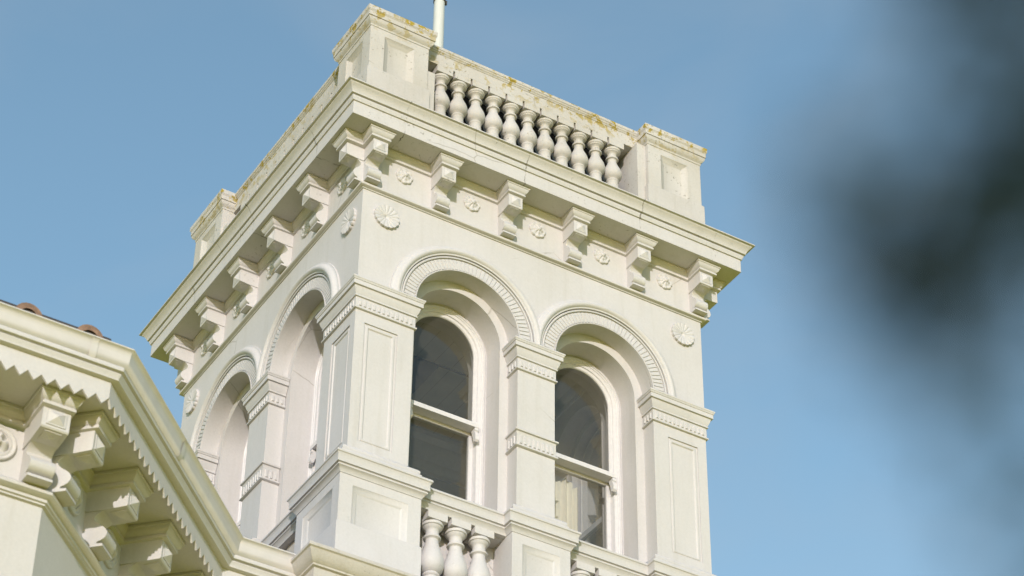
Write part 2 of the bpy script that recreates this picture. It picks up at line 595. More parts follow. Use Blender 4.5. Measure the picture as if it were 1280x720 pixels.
# brackets
def bracket_mesh(k=1.0, mat=None, name='bracket'):
    mb = MB()
    pr = [(.03, .092), (-.252, .092), (-.252, -.070), (-.245, -.082), (-.118, -.092), (-.100, -.098)]
    crv = [(-.084, -.108), (-.066, -.126), (-.057, -.150), (-.064, -.174), (-.084, -.200), (-.112, -.226), (-.134, -.254),
           (-.146, -.284), (-.144, -.314), (-.132, -.338), (-.112, -.354), (-.096, -.360), (-.090, -.368)]
    pr += crv + [(-.090, -.379), (-.126, -.381), (-.128, -.404), (.03, -.404)]
    hc = BW-.004
    mb.extrude([(y*k, z*k) for y, z in pr if z < -.1 or y > 0]+[(.03*k, -.098*k)] if False else [(y*k, z*k) for y, z in [(.03, -.09), (-.112, -.09)]+pr[5:]], -hc*k, hc*k)
    mb.extrude([(y*k, z*k) for y, z in pr[:5]+[(.03, -.0925)]], -.094*k, .094*k)
    # raised pyramid on the front of the block and on its underside
    y, a, z0, z1 = -.252, .066, -.052, .074
    def pyr(c4, apex, step):
        base = [Vector(c) for c in c4]
        mid = [b_+(Vector(apex)-b_)*.16 for b_ in base]
        n = (base[1]-base[0]).cross(base[2]-base[0]).normalized()
        if n.dot(Vector(apex)-base[0]) < 0:
            n = -n
        lift = [b_+n*step for b_ in base]
        midl = [q+n*(step-(q-base[i]).dot(n)) for i, q in enumerate(mid)]
        vs = [p*k for p in base+lift+midl+[Vector(apex)]]
        fs = []
        for i in range(4):
            j = (i+1) % 4
            fs += [(i, j, 4+j, 4+i), (4+i, 4+j, 8+j, 8+i), (8+i, 8+j, 12)]
        mb.add(vs, fs)
    pyr([(-a, y+.003, z0), (a, y+.003, z0), (a, y+.003, z1), (-a, y+.003, z1)], (0, y-.034, (z0+z1)/2), .008)
    pyr([(-.058, -.232, -.084), (.058, -.232, -.084), (.058, -.138, -.090), (-.058, -.138, -.090)], (0, -.185, -.112), .008)
    return mb.mesh(name, mat or M['ornament'], smooth=25)
bm_t = bracket_mesh()
for k in range(4):
    for bx in BX:
        link('bracket', bm_t, tower, at_side(k, bx, E0, 0), -k*PI/2)

# carved flowers
def polar(fn, R0, nr=14, na=72, rim=None):
    """height field on a disc facing -y; fn(r/R, angle)->height; rim(angle)->radius factor"""
    mb = MB()
    vs, fs = [(0, -fn(0, 0), 0)], []
    for i in range(1, nr+1):
        t = i/nr
        for j in range(na):
            a = 2*PI*j/na
            rr = t*R0*(rim(a) if rim else 1)
            vs.append((rr*math.cos(a), -fn(t, a), rr*math.sin(a)))
    for j in range(na):
        a = 2*PI*j/na
        rr = R0*(rim(a) if rim else 1)
        vs.append((rr*math.cos(a), .01, rr*math.sin(a)))
    for j in range(na):
        fs.append((0, 1+(j+1) % na, 1+j))
        for i in range(nr):
            a, b_ = 1+i*na+j, 1+i*na+(j+1) % na
            fs.append((a, b_, b_+na, a+na))
    return mb.add(vs, fs)
def ros_h(t, a):
    lob = abs(math.cos(4*a))
    h = .022+.008*lob-.006*math.sin(min(1, t/.8)*PI)
    if t > .90:
        h -= .012*((t-.90)/.10)**2
    if t < .66:
        s = 1-t/.66
        lob2 = abs(math.cos(2.5*a+.4))
        h += .022*min(1, s*2.6)*(.60+.40*lob2)
    if t < .24:
        h = .044+.020*math.sqrt(max(0, 1-(t/.24)**2))
    return h
ros = polar(ros_h, .112, 18, 96, lambda a: .89+.11*abs(math.cos(4*a))**.6).mesh('rosette', M['ornament'], smooth=60)
def shell_h(t, a):
    rib = abs(math.cos(8*a))**.6
    h = (.016+.030*t*(1-.25*t*t))*(.78+.22*rib)
    if t < .16:
        h = .012+.02*t
    if t < .07:
        h = .004
    return h
shell = polar(shell_h, .160, 16, 128, lambda a: .93+.07*abs(math.cos(8*a))**.5).mesh('shell_ornament', M['ornament'], smooth=60)
for k in range(4):
    for i in range(5):
        r_ = link('rosette', ros, tower, at_side(k, .5+.9*i, E0+.002, -.062))
        r_.rotation_euler = (0, 0, -k*PI/2)
    for x in (.295, WW-.265):
        r_ = link('shell_ornament', shell, tower, at_side(k, x, E0+.002, -.772), -k*PI/2)

# string course
mb = MB()
mb.sweep(SQ, [(-.02, -.392), (.018, -.396), (.040, -.404), (.053, -.418), (.057, -.433), (.052, -.447), (.036, -.456), (.016, -.461), (.013, -.472), (.004, -.476), (-.02, -.478)], closed=True)
link('string_course', mb.mesh('string_course', M['trim'], OFF), tower, (0, 0, Z0))

# archivolts: ribbed ring, bead and hood moulding, the two hoods mitred over the centre pier
def archivolt(cx):
    mb = MB()
    mb.arc(cx, ZS, [(HA, E0+.03), (HA, E0-.022), (HA+.012, E0-.024), (HA+.012, E0-.010), (.832, E0-.010), (.832, E0-.030), (.846, E0-.034), (.856, E0-.026), (.858, E0-.004)], seg=64)
    n = 46
    for i in range(n):
        a0, a1 = PI*(i+.09)/n, PI*(i+.91)/n
        r0, r1 = HA+.018, .826
        y0, y1 = E0-.006, E0-.018
        v = []
        for yy, e in ((y0, 0), (y1, .004)):
            for rr, aa in ((r0+e, a0+e), (r1-e, a0+e), (r1-e, a1-e), (r0+e, a1-e)):
                v.append((cx+rr*math.cos(aa), yy, ZS+rr*math.sin(aa)))
        mb.add(v, [(4, 5, 6, 7), (0, 1, 5, 4), (1, 2, 6, 5), (2, 3, 7, 6), (3, 0, 4, 7)])
    return mb
def hood(cx):
    mb = MB()
    mb.arc(cx, ZS, [(.866, E0+.01), (.866, E0-.040), (.878, E0-.044), (.884, E0-.044), (.888, E0-.052), (.900, E0-.066), (.918, E0-.074),
                    (.938, E0-.070), (.955, E0-.056), (.968, E0-.036), (.980, E0-.024), (.990, E0-.022), (1.0, E0-.020), (1.002, E0+.01)], seg=72)
    return mb
for cx, s in ((C1, 1), (C2, -1)):
    me = archivolt(cx).mesh('archivolt', M['trim'], OFF, smooth=30)
    mh = hood(cx).mesh('hood_moulding', M['trim'], OFF, smooth=40, clip=[((CX, 0, 0), (s, 0, 0))])
    for k in range(4):
        a_ = link('archivolt', me, tower, (0, 0, Z0), -k*PI/2)
        link('hood_moulding', mh, a_)

# capitals, shaft bases, collars
def flutes(mb, path, z0, z1, o, sp=.058, w=.034, dep=.012):
    for i in range(len(path)-1):
        a, b_ = Vector(path[i]), Vector(path[i+1])
        L = (b_-a).length
        d = (b_-a)/L
        nn = Vector((d.y, -d.x))
        n = max(1, int((L-.02)/sp))
        for q in range(n):
            s0 = (L-(n-1)*sp)/2+q*sp
            v = []
            for oo, e in ((o-.004, 0), (o+dep, .006)):
                for s_, z in ((s0-w/2+e, z0+e), (s0+w/2-e, z0+e), (s0+w/2-e, z1-e), (s0, z1-e+.012), (s0-w/2+e, z1-e)):
                    p = a+d*s_+nn*oo
                    v.append((p.x, p.y, z))
            mb.add(v, [(5, 6, 7, 8, 9), (0, 1, 6, 5), (1, 2, 7, 6), (2, 3, 8, 7), (3, 4, 9, 8), (4, 0, 5, 9)])
CAPP = [(-.02, -1.815), (.090, -1.820), (.090, -1.838), (.083, -1.846), (.080, -1.852), (.080, -1.862), (.072, -1.866), (.072, -1.922),
        (.052, -1.926), (.050, -1.934), (.046, -1.950), (.036, -1.985), (.022, -2.012), (.018, -2.024), (.026, -2.028), (.026, -2.044), (.010, -2.050),
        (.010, -2.182), (.024, -2.186), (.024, -2.204), (.010, -2.210), (-.02, -2.214)]
PXR = C1-HA
corner_path = [(PXR, .185), (PXR, E0), (E0, E0), (E0, PXR), (.185, PXR)]
corner_path = corner_path[::-1]
centre_path = [(C1+HA, .185), (C1+HA, E0), (C2-HA, E0), (C2-HA, .185)]
BASEP = [(-.02, -4.045), (.006, -4.055), (.012, -4.085), (.050, -4.090), (.085, -4.105), (.100, -4.130), (.096, -4.156), (.090, -4.168), (.110, -4.174), (.113, -4.20), (.113, -4.27)]
def capital(path):
    mb = MB()
    mb.sweep(path, CAPP)
    flutes(mb, path, -2.165, -2.085, .010)
    return mb.mesh('capital', M['trim'], OFF, smooth=30)
def collar(path):
    mb = MB()
    mb.sweep(path, [(-.01, -3.026), (.030, -3.030), (.034, -3.040), (.030, -3.054), (.014, -3.060), (.010, -3.068), (.010, -3.236), (.028, -3.240), (.030, -3.258), (.012, -3.268), (-.01, -3.272)])
    flutes(mb, path, -3.222, -3.115, .010)
    return mb.mesh('collar', M['trim'], OFF, smooth=30)
def base(path):
    mb = MB()
    mb.sweep(path, BASEP)
    return mb.mesh('shaft_base', M['trim'], OFF, smooth=40)
cc, cm = capital(corner_path), capital(centre_path)
bc, bm_ = base(corner_path), base(centre_path)
cl = collar(centre_path)
for k in range(4):
    for nm, me in (('capital', cc), ('capital', cm), ('shaft_base', bc), ('shaft_base', bm_), ('collar', cl)):
        link(nm, me, tower, (0, 0, Z0), -k*PI/2)

# ledge that runs over pedestals and balustrades
PB, PR = -.137, .825                      # pedestal front plane, right end of the corner pedestal
CP0, CP1 = CX-.365, CX+.365               # centre pedestal
RB = -.012                                # balustrade rail plane
def ledge_path():
    P = []
    for k in range(4):
        a = k*PI/2
        pts = [(PB, PB), (PR, PB), (PR, RB), (CP0, RB), (CP0, PB), (CP1, PB), (CP1, RB), (WW-PR, RB), (WW-PR, PB)]
        for x, y in pts:
            px, py = x-CX, y-CX
            P.append((px*math.cos(a)-py*math.sin(a)+CX, px*math.sin(a)+py*math.cos(a)+CX))
    return P
mb = MB()
mb.sweep(ledge_path(), [(-.16, -4.238), (.02, -4.248), (.066, -4.252), (.080, -4.262), (.088, -4.272), (.088, -4.292), (.076, -4.300), (.070, -4.318), (.066, -4.326),
                        (.066, -4.402), (.044, -4.406), (.044, -4.412), (.050, -4.418), (.050, -4.432), (.034, -4.440), (.020, -4.462), (.008, -4.480), (.006, -4.492), (-.12, -4.492)], closed=True)
lm = mb.mesh('ledge', M['trim'], OFF)
ledge = link('ledge', lm, tower, (0, 0, Z0))
mb = MB()                                  # sill slab closing the top behind the ledge
sq2 = [(.0, .0), (WW, .0), (WW, WW), (0, WW)]
mb.sweep(sq2, [(-.75, -4.235), (-.05, -4.242), (-.05, -4.5), (-.75, -4.5)], closed=True, closeprof=True)
link('sill', mb.mesh('sill', M['trim'], OFF), tower, (0, 0, Z0))

# pedestals
def pstep(li, ri, bi, ti, dep=.040):
    st = [((0, 0, 0, 0), 0)]
    for e, d in ((0, 0), (.004, .005), (.045, dep*.55), (.066, dep*.88), (.076, dep)):
        st.append(((li+e, ri+e, bi+e, ti+e), d))
    return st
ZB = -5.80
mb = MB()
w = PR-PB
mb.panel((PB, PB), (1, 0), (0, -1), w, ZB, -4.49, pstep(.155, .155, .62, .115))
mb.panel((PB, PR), (0, -1), (-1, 0), w, ZB, -4.49, pstep(.155, .155, .62, .115))
mb.quad((PR, PB, ZB), (PR, PR, ZB), (PR, PR, -4.49), (PR, PB, -4.49))
mb.quad((PB, PR, ZB), (PR, PR, ZB), (PR, PR, -4.49), (PB, PR, -4.49))
mb.sweep([(PB, PR), (PB, PB), (PR, PB), (PR, PR)], [(0, -5.08), (.012, -5.085), (.016, -5.10), (.016, ZB)], caps=False)
pc = mb.mesh('pedestal', M['trim'], OFF, recalc=True)
mb = MB()
w = CP1-CP0
mb.panel((CP0, PB), (1, 0), (0, -1), w, ZB, -4.49, pstep(.13, .13, .62, .115))
mb.quad((CP0, PB, ZB), (CP0, .3, ZB), (CP0, .3, -4.49), (CP0, PB, -4.49))
mb.quad((CP1, PB, ZB), (CP1, .3, ZB), (CP1, .3, -4.49), (CP1, PB, -4.49))
pm = mb.mesh('pedestal', M['trim'], OFF)
for k in range(4):
    link('pedestal', pc, tower, (0, 0, Z0), -k*PI/2)
    link('pedestal', pm, tower, (0, 0, Z0), -k*PI/2)

# apron wall behind the balusters
mb = MB()
mb.sweep([(.25, .25), (WW-.25, .25), (WW-.25, WW-.25), (.25, WW-.25)], [(0, -4.40), (0, -5.95)], closed=True)
link('apron_wall', mb.mesh('apron_wall', M['wall'], OFF), tower, (0, 0, Z0))

# balusters
BAL = [(.098, 1.90), (.107, 1.893), (.110, 1.877), (.104, 1.863), (.094, 1.857), (.091, 1.846), (.066, 1.830), (.056, 1.815), (.055, 1.775),
       (.060, 1.766), (.078, 1.761), (.083, 1.748), (.078, 1.735), (.062, 1.730), (.055, 1.715), (.057, 1.690), (.070, 1.650), (.092, 1.602),
       (.111, 1.556), (.121, 1.516), (.123, 1.486), (.113, 1.452), (.092, 1.425), (.070, 1.410), (.066, 1.400), (.078, 1.394), (.082, 1.382), (.076, 1.370),
       (.070, 1.360), (.080, 1.30), (.105, 1.25), (.11, 1.22), (.11, .95)]
def bal_mesh(mat):
    mb = MB()
    mb.lathe([(r_, z+.036 if z > 1.31 else z) for r_, z in BAL], seg=28)
    mb.box(-.1100, .1100, -.112, .112, 1.934, 2.0305)
    return mb.mesh('baluster', mat, smooth=40)
bal_up = bal_mesh(M['parapet'])
mb = MB()
LB = [(.098, -.085), (.112, -.092), (.117, -.110), (.112, -.126), (.100, -.132), (.096, -.145), (.078, -.165), (.070, -.176), (.068, -.235),
      (.074, -.246), (.088, -.250), (.094, -.262), (.090, -.276), (.074, -.284), (.068, -.292), (.070, -.325), (.084, -.385), (.106, -.450),
      (.126, -.520), (.134, -.575), (.132, -.615), (.118, -.660), (.094, -.690), (.078, -.702), (.078, -.712), (.090, -.716), (.096, -.730), (.090, -.744),
      (.080, -.752), (.084, -.80), (.105, -.86), (.12, -.90), (.12, -1.32)]
mb.lathe([(r_*1.03, z) for r_, z in LB], seg=28)
mb.box(-.118, .118, -.118, .118, -.085, .002)
bal_lo = mb.mesh('baluster', M['trim'], smooth=40)
for k in range(4):
    for half in (0, 1):
        if k == 1:
            # on the left side the bays are closed by a plain panel
            mb = MB()
            xa, xb = (PR, CP0) if half == 0 else (CP1, WW-PR)
            mb.quad((xa, .06, ZB), (xb, .06, ZB), (xb, .06, -4.49), (xa, .06, -4.49))
            link('blind_panel', mb.mesh('blind_panel', M['dirty'], OFF), tower, (0, 0, Z0), -k*PI/2)
            continue
        cx = (PR+CP0)/2 if half == 0 else WW-(PR+CP0)/2
        for i in (-1, 0, 1):
            p = at_side(k, cx+i*.285, .095, -4.492)
            link('baluster', bal_lo, tower, p, -k*PI/2)

# lower cornice and the storeys below
mb = MB()
S2 = [(PB, PB), (WW-PB, PB), (WW-PB, WW-PB), (PB, WW-PB)]
mb.sweep(S2, [(-.45, -5.66), (.02, -5.70), (.50, -5.815), (.545, -5.828), (.553, -5.842), (.553, -5.872), (.535, -5.882), (.525, -5.91), (.50, -5.96), (.47, -5.99), (.455, -6.0),
              (.455, -6.02), (.43, -6.03), (.43, -6.20), (.12, -6.20), (.12, -6.28), (.06, -6.34), (.0, -6.36), (-.45, -6.36)], closed=True)
link('lower_cornice', mb.mesh('lower_cornice', M['dirty'], OFF), tower, (0, 0, Z0))
mb = MB()
mb.sweep(SQ, [(0, -6.0), (0, -Z0)], closed=True)
link('lower_wall', mb.mesh('lower_wall', M['wall'], OFF), tower, (0, 0, Z0))

# windows: frame > sashes, panes
ZM = -2.78
def window(cx):
    fr = MB()
    fr.archband(cx, ZS, [(HB+.004, .485), (HB-.022, .478), (HB-.030, .470), (HB-.040, .470), (HB-.046, .484), (HB-.058, .486), (HB-.062, .496), (HB-.100, .498), (HB-.104, .512), (HB-.104, .645), (.54, .645)], -4.24)
    up_ = MB()
    r0, r1 = HB-.104, HB-.148
    up_.archband(cx, ZS, [(r0, .512), (r1+.008, .512), (r1, .524), (r1, .548)], ZM)
    up_.box(cx-r0+.002, cx+r0-.002, .440, .572, ZM-.050, ZM+.008)
    lo = MB()
    for s in (-1, 1):
        xa, xb = sorted((cx+s*r0, cx+s*(r1-.004)))
        lo.box(xa, xb, .580, .625, -4.24, ZM-.03)
    lo.box(cx-r0, cx+r0, .578, .628, ZM-.085, ZM-.01)
    lo.box(cx-r0, cx+r0, .578, .628, -4.26, -4.12)
    pu = MB()
    n = 40
    pts = [(cx+r1*math.cos(PI*i/n), .534, ZS+r1*math.sin(PI*i/n)) for i in range(n+1)]
    pu.quad(*(pts+[(cx-r1, .534, ZM), (cx+r1, .534, ZM)]))
    pl = MB()
    pl.quad((cx-r1, .60, -4.2), (cx+r1, .60, -4.2), (cx+r1, .60, ZM-.05), (cx-r1, .60, ZM-.05))
    ho = MB()
    hp = [(.444, ZM-.052), (.442, ZM-.085), (.456, ZM-.100), (.440, ZM-.130), (.428, ZM-.175), (.432, ZM-.215), (.452, ZM-.235), (.478, ZM-.225), (.488, ZM-.185), (.506, ZM-.130), (.53, ZM-.052)]
    ho.extrude(hp, cx+r0-.052, cx+r0-.004)
    h2 = MB().extrude(hp, cx-r0+.004, cx-r0+.052)
    return [('window_frame', fr, 'sash'), ('sash', up_, 'sash'), ('sash', lo, 'sash'), ('pane', pu, 'glass'), ('pane', pl, 'glass'), ('sash_horn', ho, 'sash'), ('sash_horn', h2, 'sash')]
for cx in (C1, C2):
    parts = [(n, m_.mesh(n, M[mt_], OFF, smooth=30), mt_) for n, m_, mt_ in window(cx)]
    for k in range(4):
        root = None
        last = None
        for n, me, _ in parts:
            if root is None:
                root = link('window', me, tower, (0, 0, Z0), -k*PI/2)
            else:
                link(n, me, root)
# curtain behind the right front window
mb = MB()
pts = []
n = 40
for i in range(n+1):
    x = C2-.52+.62*i/n
    pts.append((x, (.72)+.028*math.sin(i*1.25)+.012*math.sin(i*.53)))
for i in range(n):
    (xa, ya), (xb, yb) = pts[i], pts[i+1]
    za = -2.84-.10*abs(math.sin(i*.21))
    zb_ = -2.84-.10*abs(math.sin((i+1)*.21))
    mb.quad((xa, ya, -4.4), (xb, yb, -4.4), (xb, yb, zb_), (xa, ya, za))
link('curtain', mb.mesh('curtain', M['curtain'], OFF, smooth=70), tower, (0, 0, Z0))

# parapet
PP0, PP1 = -.075, .72
CAPS = [(-.02, 2.035), (.006, 2.040), (.010, 2.050), (.010, 2.062), (.004, 2.066), (.010, 2.076), (.030, 2.092), (.044, 2.112), (.050, 2.136), (.052, 2.146),
        (.046, 2.149), (.046, 2.153), (.058, 2.156), (.060, 2.222), (.066, 2.228), (.066, 2.236), (.072, 2.242), (.075, 2.30), (.070, 2.308), (.03, 2.33), (-.2, 2.36)]
sq3 = [(PP0, PP0), (PP1, PP0), (PP1, PP1), (PP0, PP1)]
mb = MB()
w = PP1-PP0
for O, U, Nn in (((PP0, PP0), (1, 0), (0, -1)), ((PP0, PP1), (0, -1), (-1, 0)), ((PP1, PP0), (0, 1), (1, 0)), ((PP1, PP1), (-1, 0), (0, 1))):
    mb.panel(O, U, Nn, w, .60, 2.05, pstep(.195, .195, .75, .105, .050))
mb.sweep(sq3, [(0, 1.36), (.018, 1.36), (.024, 1.34), (.024, .60)], closed=True)
ppm = mb.mesh('parapet_pedestal', M['parapet'], OFF)
mb = MB()
mb.sweep(sq3, CAPS, closed=True)
mb.quad(*[(x, y, 2.34) for x, y in ((PP0+.1, PP0+.1), (PP1-.1, PP0+.1), (PP1-.1, PP1-.1), (PP0+.1, PP1-.1))])
capm = mb.mesh('pedestal_cap', M['parapet'], OFF)
mb = MB()
RY = .062
mb.sweep([(PP1-.02, RY), (WW-PP1+.02, RY)], [(-.75, 2.03), (-.016, 2.03), (-.016, 2.205), (-.006, 2.212), (-.006, 2.222), (.008, 2.236), (.010, 2.250), (.020, 2.258), (.020, 2.296), (.012, 2.306), (-.25, 2.33), (-.75, 2.31)], closeprof=True)
for s in (0, 1):
    xa, xb = (PP1-.01, PP1+.115) if s == 0 else (WW-PP1-.125, WW-PP1+.01)
    mb.box(xa, xb, -.045 if s == 0 else -.02, .50, .60, 1.72 if s == 0 else 2.035)
mb.sweep([(PP1-.02, .05), (WW-PP1+.02, .05)], [(-.45, .60), (.0, .60), (.0, .93), (-.01, .95), (-.45, .97)], closeprof=True)
railm = mb.mesh('balustrade', M['parapet'], OFF)
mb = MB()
mb.box(PP1+.2, WW-PP1-.2, .33, .83, 1.95, 2.028)  # dark board added below the rail; its colour paints shade behind the balusters
rail_shade_board = mb.mesh('rail_shade_board', M['slate'], OFF, smooth=0)
for k in range(4):
    p = link('parapet_pedestal', ppm, tower, (0, 0, Z0), -k*PI/2)
    link('pedestal_cap', capm, p)
    r_ = link('balustrade', railm, tower, (0, 0, Z0), -k*PI/2)
    link('rail_shade_board', rail_shade_board, r_)
    for i in range(11):
        link('baluster', bal_up, r_, (2.28+(i-5)*.2475-CX, .19-CX, 0))
mb = MB()
mb.box(-.2, WW+.2, -.2, WW+.2, .5, .66)
link('roof', mb.mesh('roof', M['lead'], OFF), tower, (0, 0, Z0))

# flagpole
fp = thing('flagpole', 'white painted flagpole rising behind the tower parapet', 'flagpole', (2.24, 2.5, Z0+.66))
mb = MB()
mb.lathe([(.10, 0), (.10, .08), (.082, .10), (.080, 3.2), (.070, 7.0), (.04, 9.5)], seg=24)
link('pole', mb.mesh('pole', M['pole'], smooth=50), fp)
mb = MB()
mb.lathe([(.078, 5.21), (.086, 5.21), (.086, 5.26), (.078, 5.26)], seg=20)
mb.box(.07, .105, -.03, .0, 5.20, 5.27)
link('cleat', mb.mesh('cleat', M['slate'], smooth=30), fp)
mb = MB()
mb.lathe([(.0, 9.44), (.09, 9.5), (.12, 9.6), (.09, 9.7), (.0, 9.76)], seg=20)
link('finial', mb.mesh('finial', M['pole'], smooth=60), fp)

# ------------------------------------------------------------------ the lower wing with its canted bay
WR = (-5.0, 3.0, 0)
wing = thing('house_wing', 'lower cream house wing with a canted bay, zigzag trimmed eaves, gutter and carved brackets', 'house', WR)
def wlink(name, mb, mat, smooth=35, parent=None):
    return link(name, mb.mesh(name, mat, (WR[0], WR[1], 0), smooth), parent or wing, (0, 0, 0 if parent else Z0))
GY = -2.48
OV = .75                                  # gutter front to wall
t22 = math.tan(R(22.5))
def wp(o, sh=0):
    """wing plan line set back o from the gutter's front"""
    bx = -3.40-t22*o-sh
    by, cy = GY+o, GY+o
    # canted line is parallel to (1,1): find inner corner on the return front
    yr = -.315+o
    xr = bx+(yr-by)
    return [(-9.5, by), (bx, by), (xr, yr), (-.10, yr)]
WP = wp(OV, .055)
SOF = -6.27
mb = MB()
mb.sweep(WP, [(0, SOF-.2), (0, -Z0)], caps=False)
wlink('wall', mb, M['wing'])
# soffit, fascia and eaves mouldings
mb = MB()
mb.sweep(WP, [(-.02, SOF), (.602, SOF), (.602, SOF+.176), (.55, SOF+.18)], caps=False)
mb.sweep(wp(OV, .025), [(.55, SOF+.172), (.630, SOF+.173), (.648, SOF+.182), (.650, SOF+.205), (.668, SOF+.228), (.672, SOF+.240), (.660, SOF+.244), (.660, SOF+.252),
              (.690, SOF+.262), (.696, SOF+.285), (.690, SOF+.305), (.66, SOF+.315), (.60, SOF+.33), (-.02, SOF+.60)], caps=False)
wlink('eaves', mb, M['wing'])
# zigzag trim hanging below the fascia
def zigzag(path, o, z0, z1, pitch, th):
    mb = MB()
    for i in range(len(path)-1):
        a, b_ = Vector(path[i]), Vector(path[i+1])
        L = (b_-a).length
        d = (b_-a)/L
        n = max(1, round(L/pitch))
        nn = Vector((d.y, -d.x))
        for q in range(n):
            s0, s1 = L*q/n, L*(q+1)/n
            tri = [(s0+.0005, z1), (s1-.0005, z1), ((s0+s1)/2, z0)]
            f_ = [a+d*s for s, _ in tri]
            v = [(p.x, p.y, z) for p, (_, z) in zip(f_, tri)]+[(p.x-nn.x*th, p.y-nn.y*th, z) for p, (_, z) in zip(f_, tri)]
            mb.add(v, [(0, 1, 2), (5, 4, 3), (0, 2, 5, 3), (2, 1, 4, 5), (0, 3, 4, 1)])
    return mb
wlink('zigzag_trim', zigzag(wp(OV-.605, .055), 0, SOF-.075, SOF+.004, .128, .022), M['wing'], smooth=0)
# gutter
mb = MB()
gp = [(.58, -5.93), (.60, -5.965), (.64, -5.985), (.68, -5.975), (.705, -5.945), (.715, -5.905), (.720, -5.860), (.728, -5.825), (.742, -5.805), (.748, -5.800), (.756, -5.794), (.757, -5.784), (.750, -5.776), (.738, -5.778), (.732, -5.79), (.70, -5.84), (.66, -5.93), (.60, -5.93)]
mb.sweep(wp(OV), gp, caps=False)
gut = wlink('gutter', mb, M['gutter'])
def collar_at(pt, d):
    mb = MB()
    d = Vector(d).normalized()
    a = Vector(pt)-d*.035
    b_ = Vector(pt)+d*.035
    mb.sweep([(a.x, a.y), (b_.x, b_.y)], [(o+.007, z-.005) for o, z in gp[:10]], caps=False)
    link('gutter_joint', mb.mesh('gutter_joint', M['gutter'], (WR[0], WR[1], 0)), gut)
q = wp(OV)
cdir = (q[2][0]-q[1][0], q[2][1]-q[1][1])
for s in (.36,):
    collar_at((q[1][0]+cdir[0]*s, q[1][1]+cdir[1]*s), cdir)
collar_at((q[2][0]-.10, q[2][1]-.10), cdir)
collar_at((q[2][0]+.10, q[2][1]), (1, 0))
collar_at((q[1][0]-.05, q[1][1]), (1, 0))
# frieze band, brackets with bed moulding, medallions
K, KX, KY = 1.22, 1.38, 1.62
mb = MB()
bz = SOF-.219*K
mb.sweep(WP, [(-.02, bz-.385*K), (.05, bz-.392*K), (.085, bz-.405*K), (.100, bz-.425*K), (.096, bz-.445*K), (.07, bz-.462*K), (.045, bz-.468*K), (.045, bz-.492*K), (.028, bz-.498*K), (.028, bz-.512*K), (.0, bz-.520*K)], caps=False)
wlink('string_course', mb, M['wing'])
d45 = Vector((1, 1)).normalized()
Lc = (Vector(WP[2])-Vector(WP[1])).length
front_s = [-.13, -1.08, -2.03, -2.98]
cant_s = [.10, .985, 1.87, 2.755]
bw, bd = BW*KX, BD*KY
bm_w = bracket_mesh(K, M['wing'], 'bracket')
for v_ in bm_w.vertices:
    v_.co.x *= KX/K
    v_.co.y *= KY/K
P = [(-9.5, WP[1][1])]
for s in front_s[::-1]:
    x, y = WP[1][0]+s, WP[1][1]
    P += [(x-bw, y), (x-bw, y-bd), (x+bw, y-bd), (x+bw, y)]
    link('bracket', bm_w, wing, (x-WR[0], y-WR[1], bz+Z0), 0)
# inner corner between the last front bracket and the first canted one
nn = Vector((d45.y, -d45.x))
for i, s in enumerate(cant_s):
    c_ = Vector(WP[1])+d45*s
    l0, l1 = c_-d45*bw, c_+d45*bw
    if i == 0:
        P = P[:-1]                         # the two corner bracket blocks run into each other
        xr = P[-1][0]
        # line x = xr meets the side of the canted bracket
        t = (xr-l0.x)/nn.x
        pt = l0+nn*max(t, .03)
        P += [(xr, pt.y), (l0.x+nn.x*bd, l0.y+nn.y*bd), (l1.x+nn.x*bd, l1.y+nn.y*bd), (l1.x, l1.y)]
    else:
        P += [(l0.x, l0.y), (l0.x+nn.x*bd, l0.y+nn.y*bd), (l1.x+nn.x*bd, l1.y+nn.y*bd), (l1.x, l1.y)]
    link('bracket', bm_w, wing, (c_.x-WR[0], c_.y-WR[1], bz+Z0), PI/4)
P += [WP[2], WP[3]]
mb = MB()
mb.sweep(P, [(-.05, SOF-.003), (.080, SOF-.003), (.080, SOF-.028), (.068, SOF-.034), (.064, SOF-.050), (.052, SOF-.080), (.034, SOF-.098), (.022, SOF-.108), (.022, SOF-.118),
             (.032, SOF-.122), (.032, SOF-.150), (.014, SOF-.156), (0, SOF-.162), (-.05, SOF-.162)], caps=False)
wlink('bed_moulding', mb, M['wing'])
def med_h(t, a):
    if t > .86:
        return .020+.012*math.sin((t-.86)/.14*PI)
    if t > .74:
        return .016
    if t > .68:
        return .024
    h = .008
    lob = abs(math.cos(2*a+.5))
    if t < .60:
        h += .060*max(0, math.sin(min(1, t/.60)*PI))**.6*(lob**1.3)
    if t < .2:
        h = max(h, .055+.02*math.sqrt(1-(t/.2)**2))
    return h
med = polar(med_h, .185, 22, 96).mesh('medallion', M['wing'], smooth=50)
for s in (-.50, -1.55, -2.5):
    o_ = link('medallion', med, wing, (WP[1][0]+s-WR[0], WP[1][1]-WR[1], bz-.105*K+Z0))
for s in (.56, 1.445, 2.33):
    c_ = Vector(WP[1])+d45*s
    link('medallion', med, wing, (c_.x-WR[0], c_.y-WR[1], bz-.105*K+Z0), PI/4)
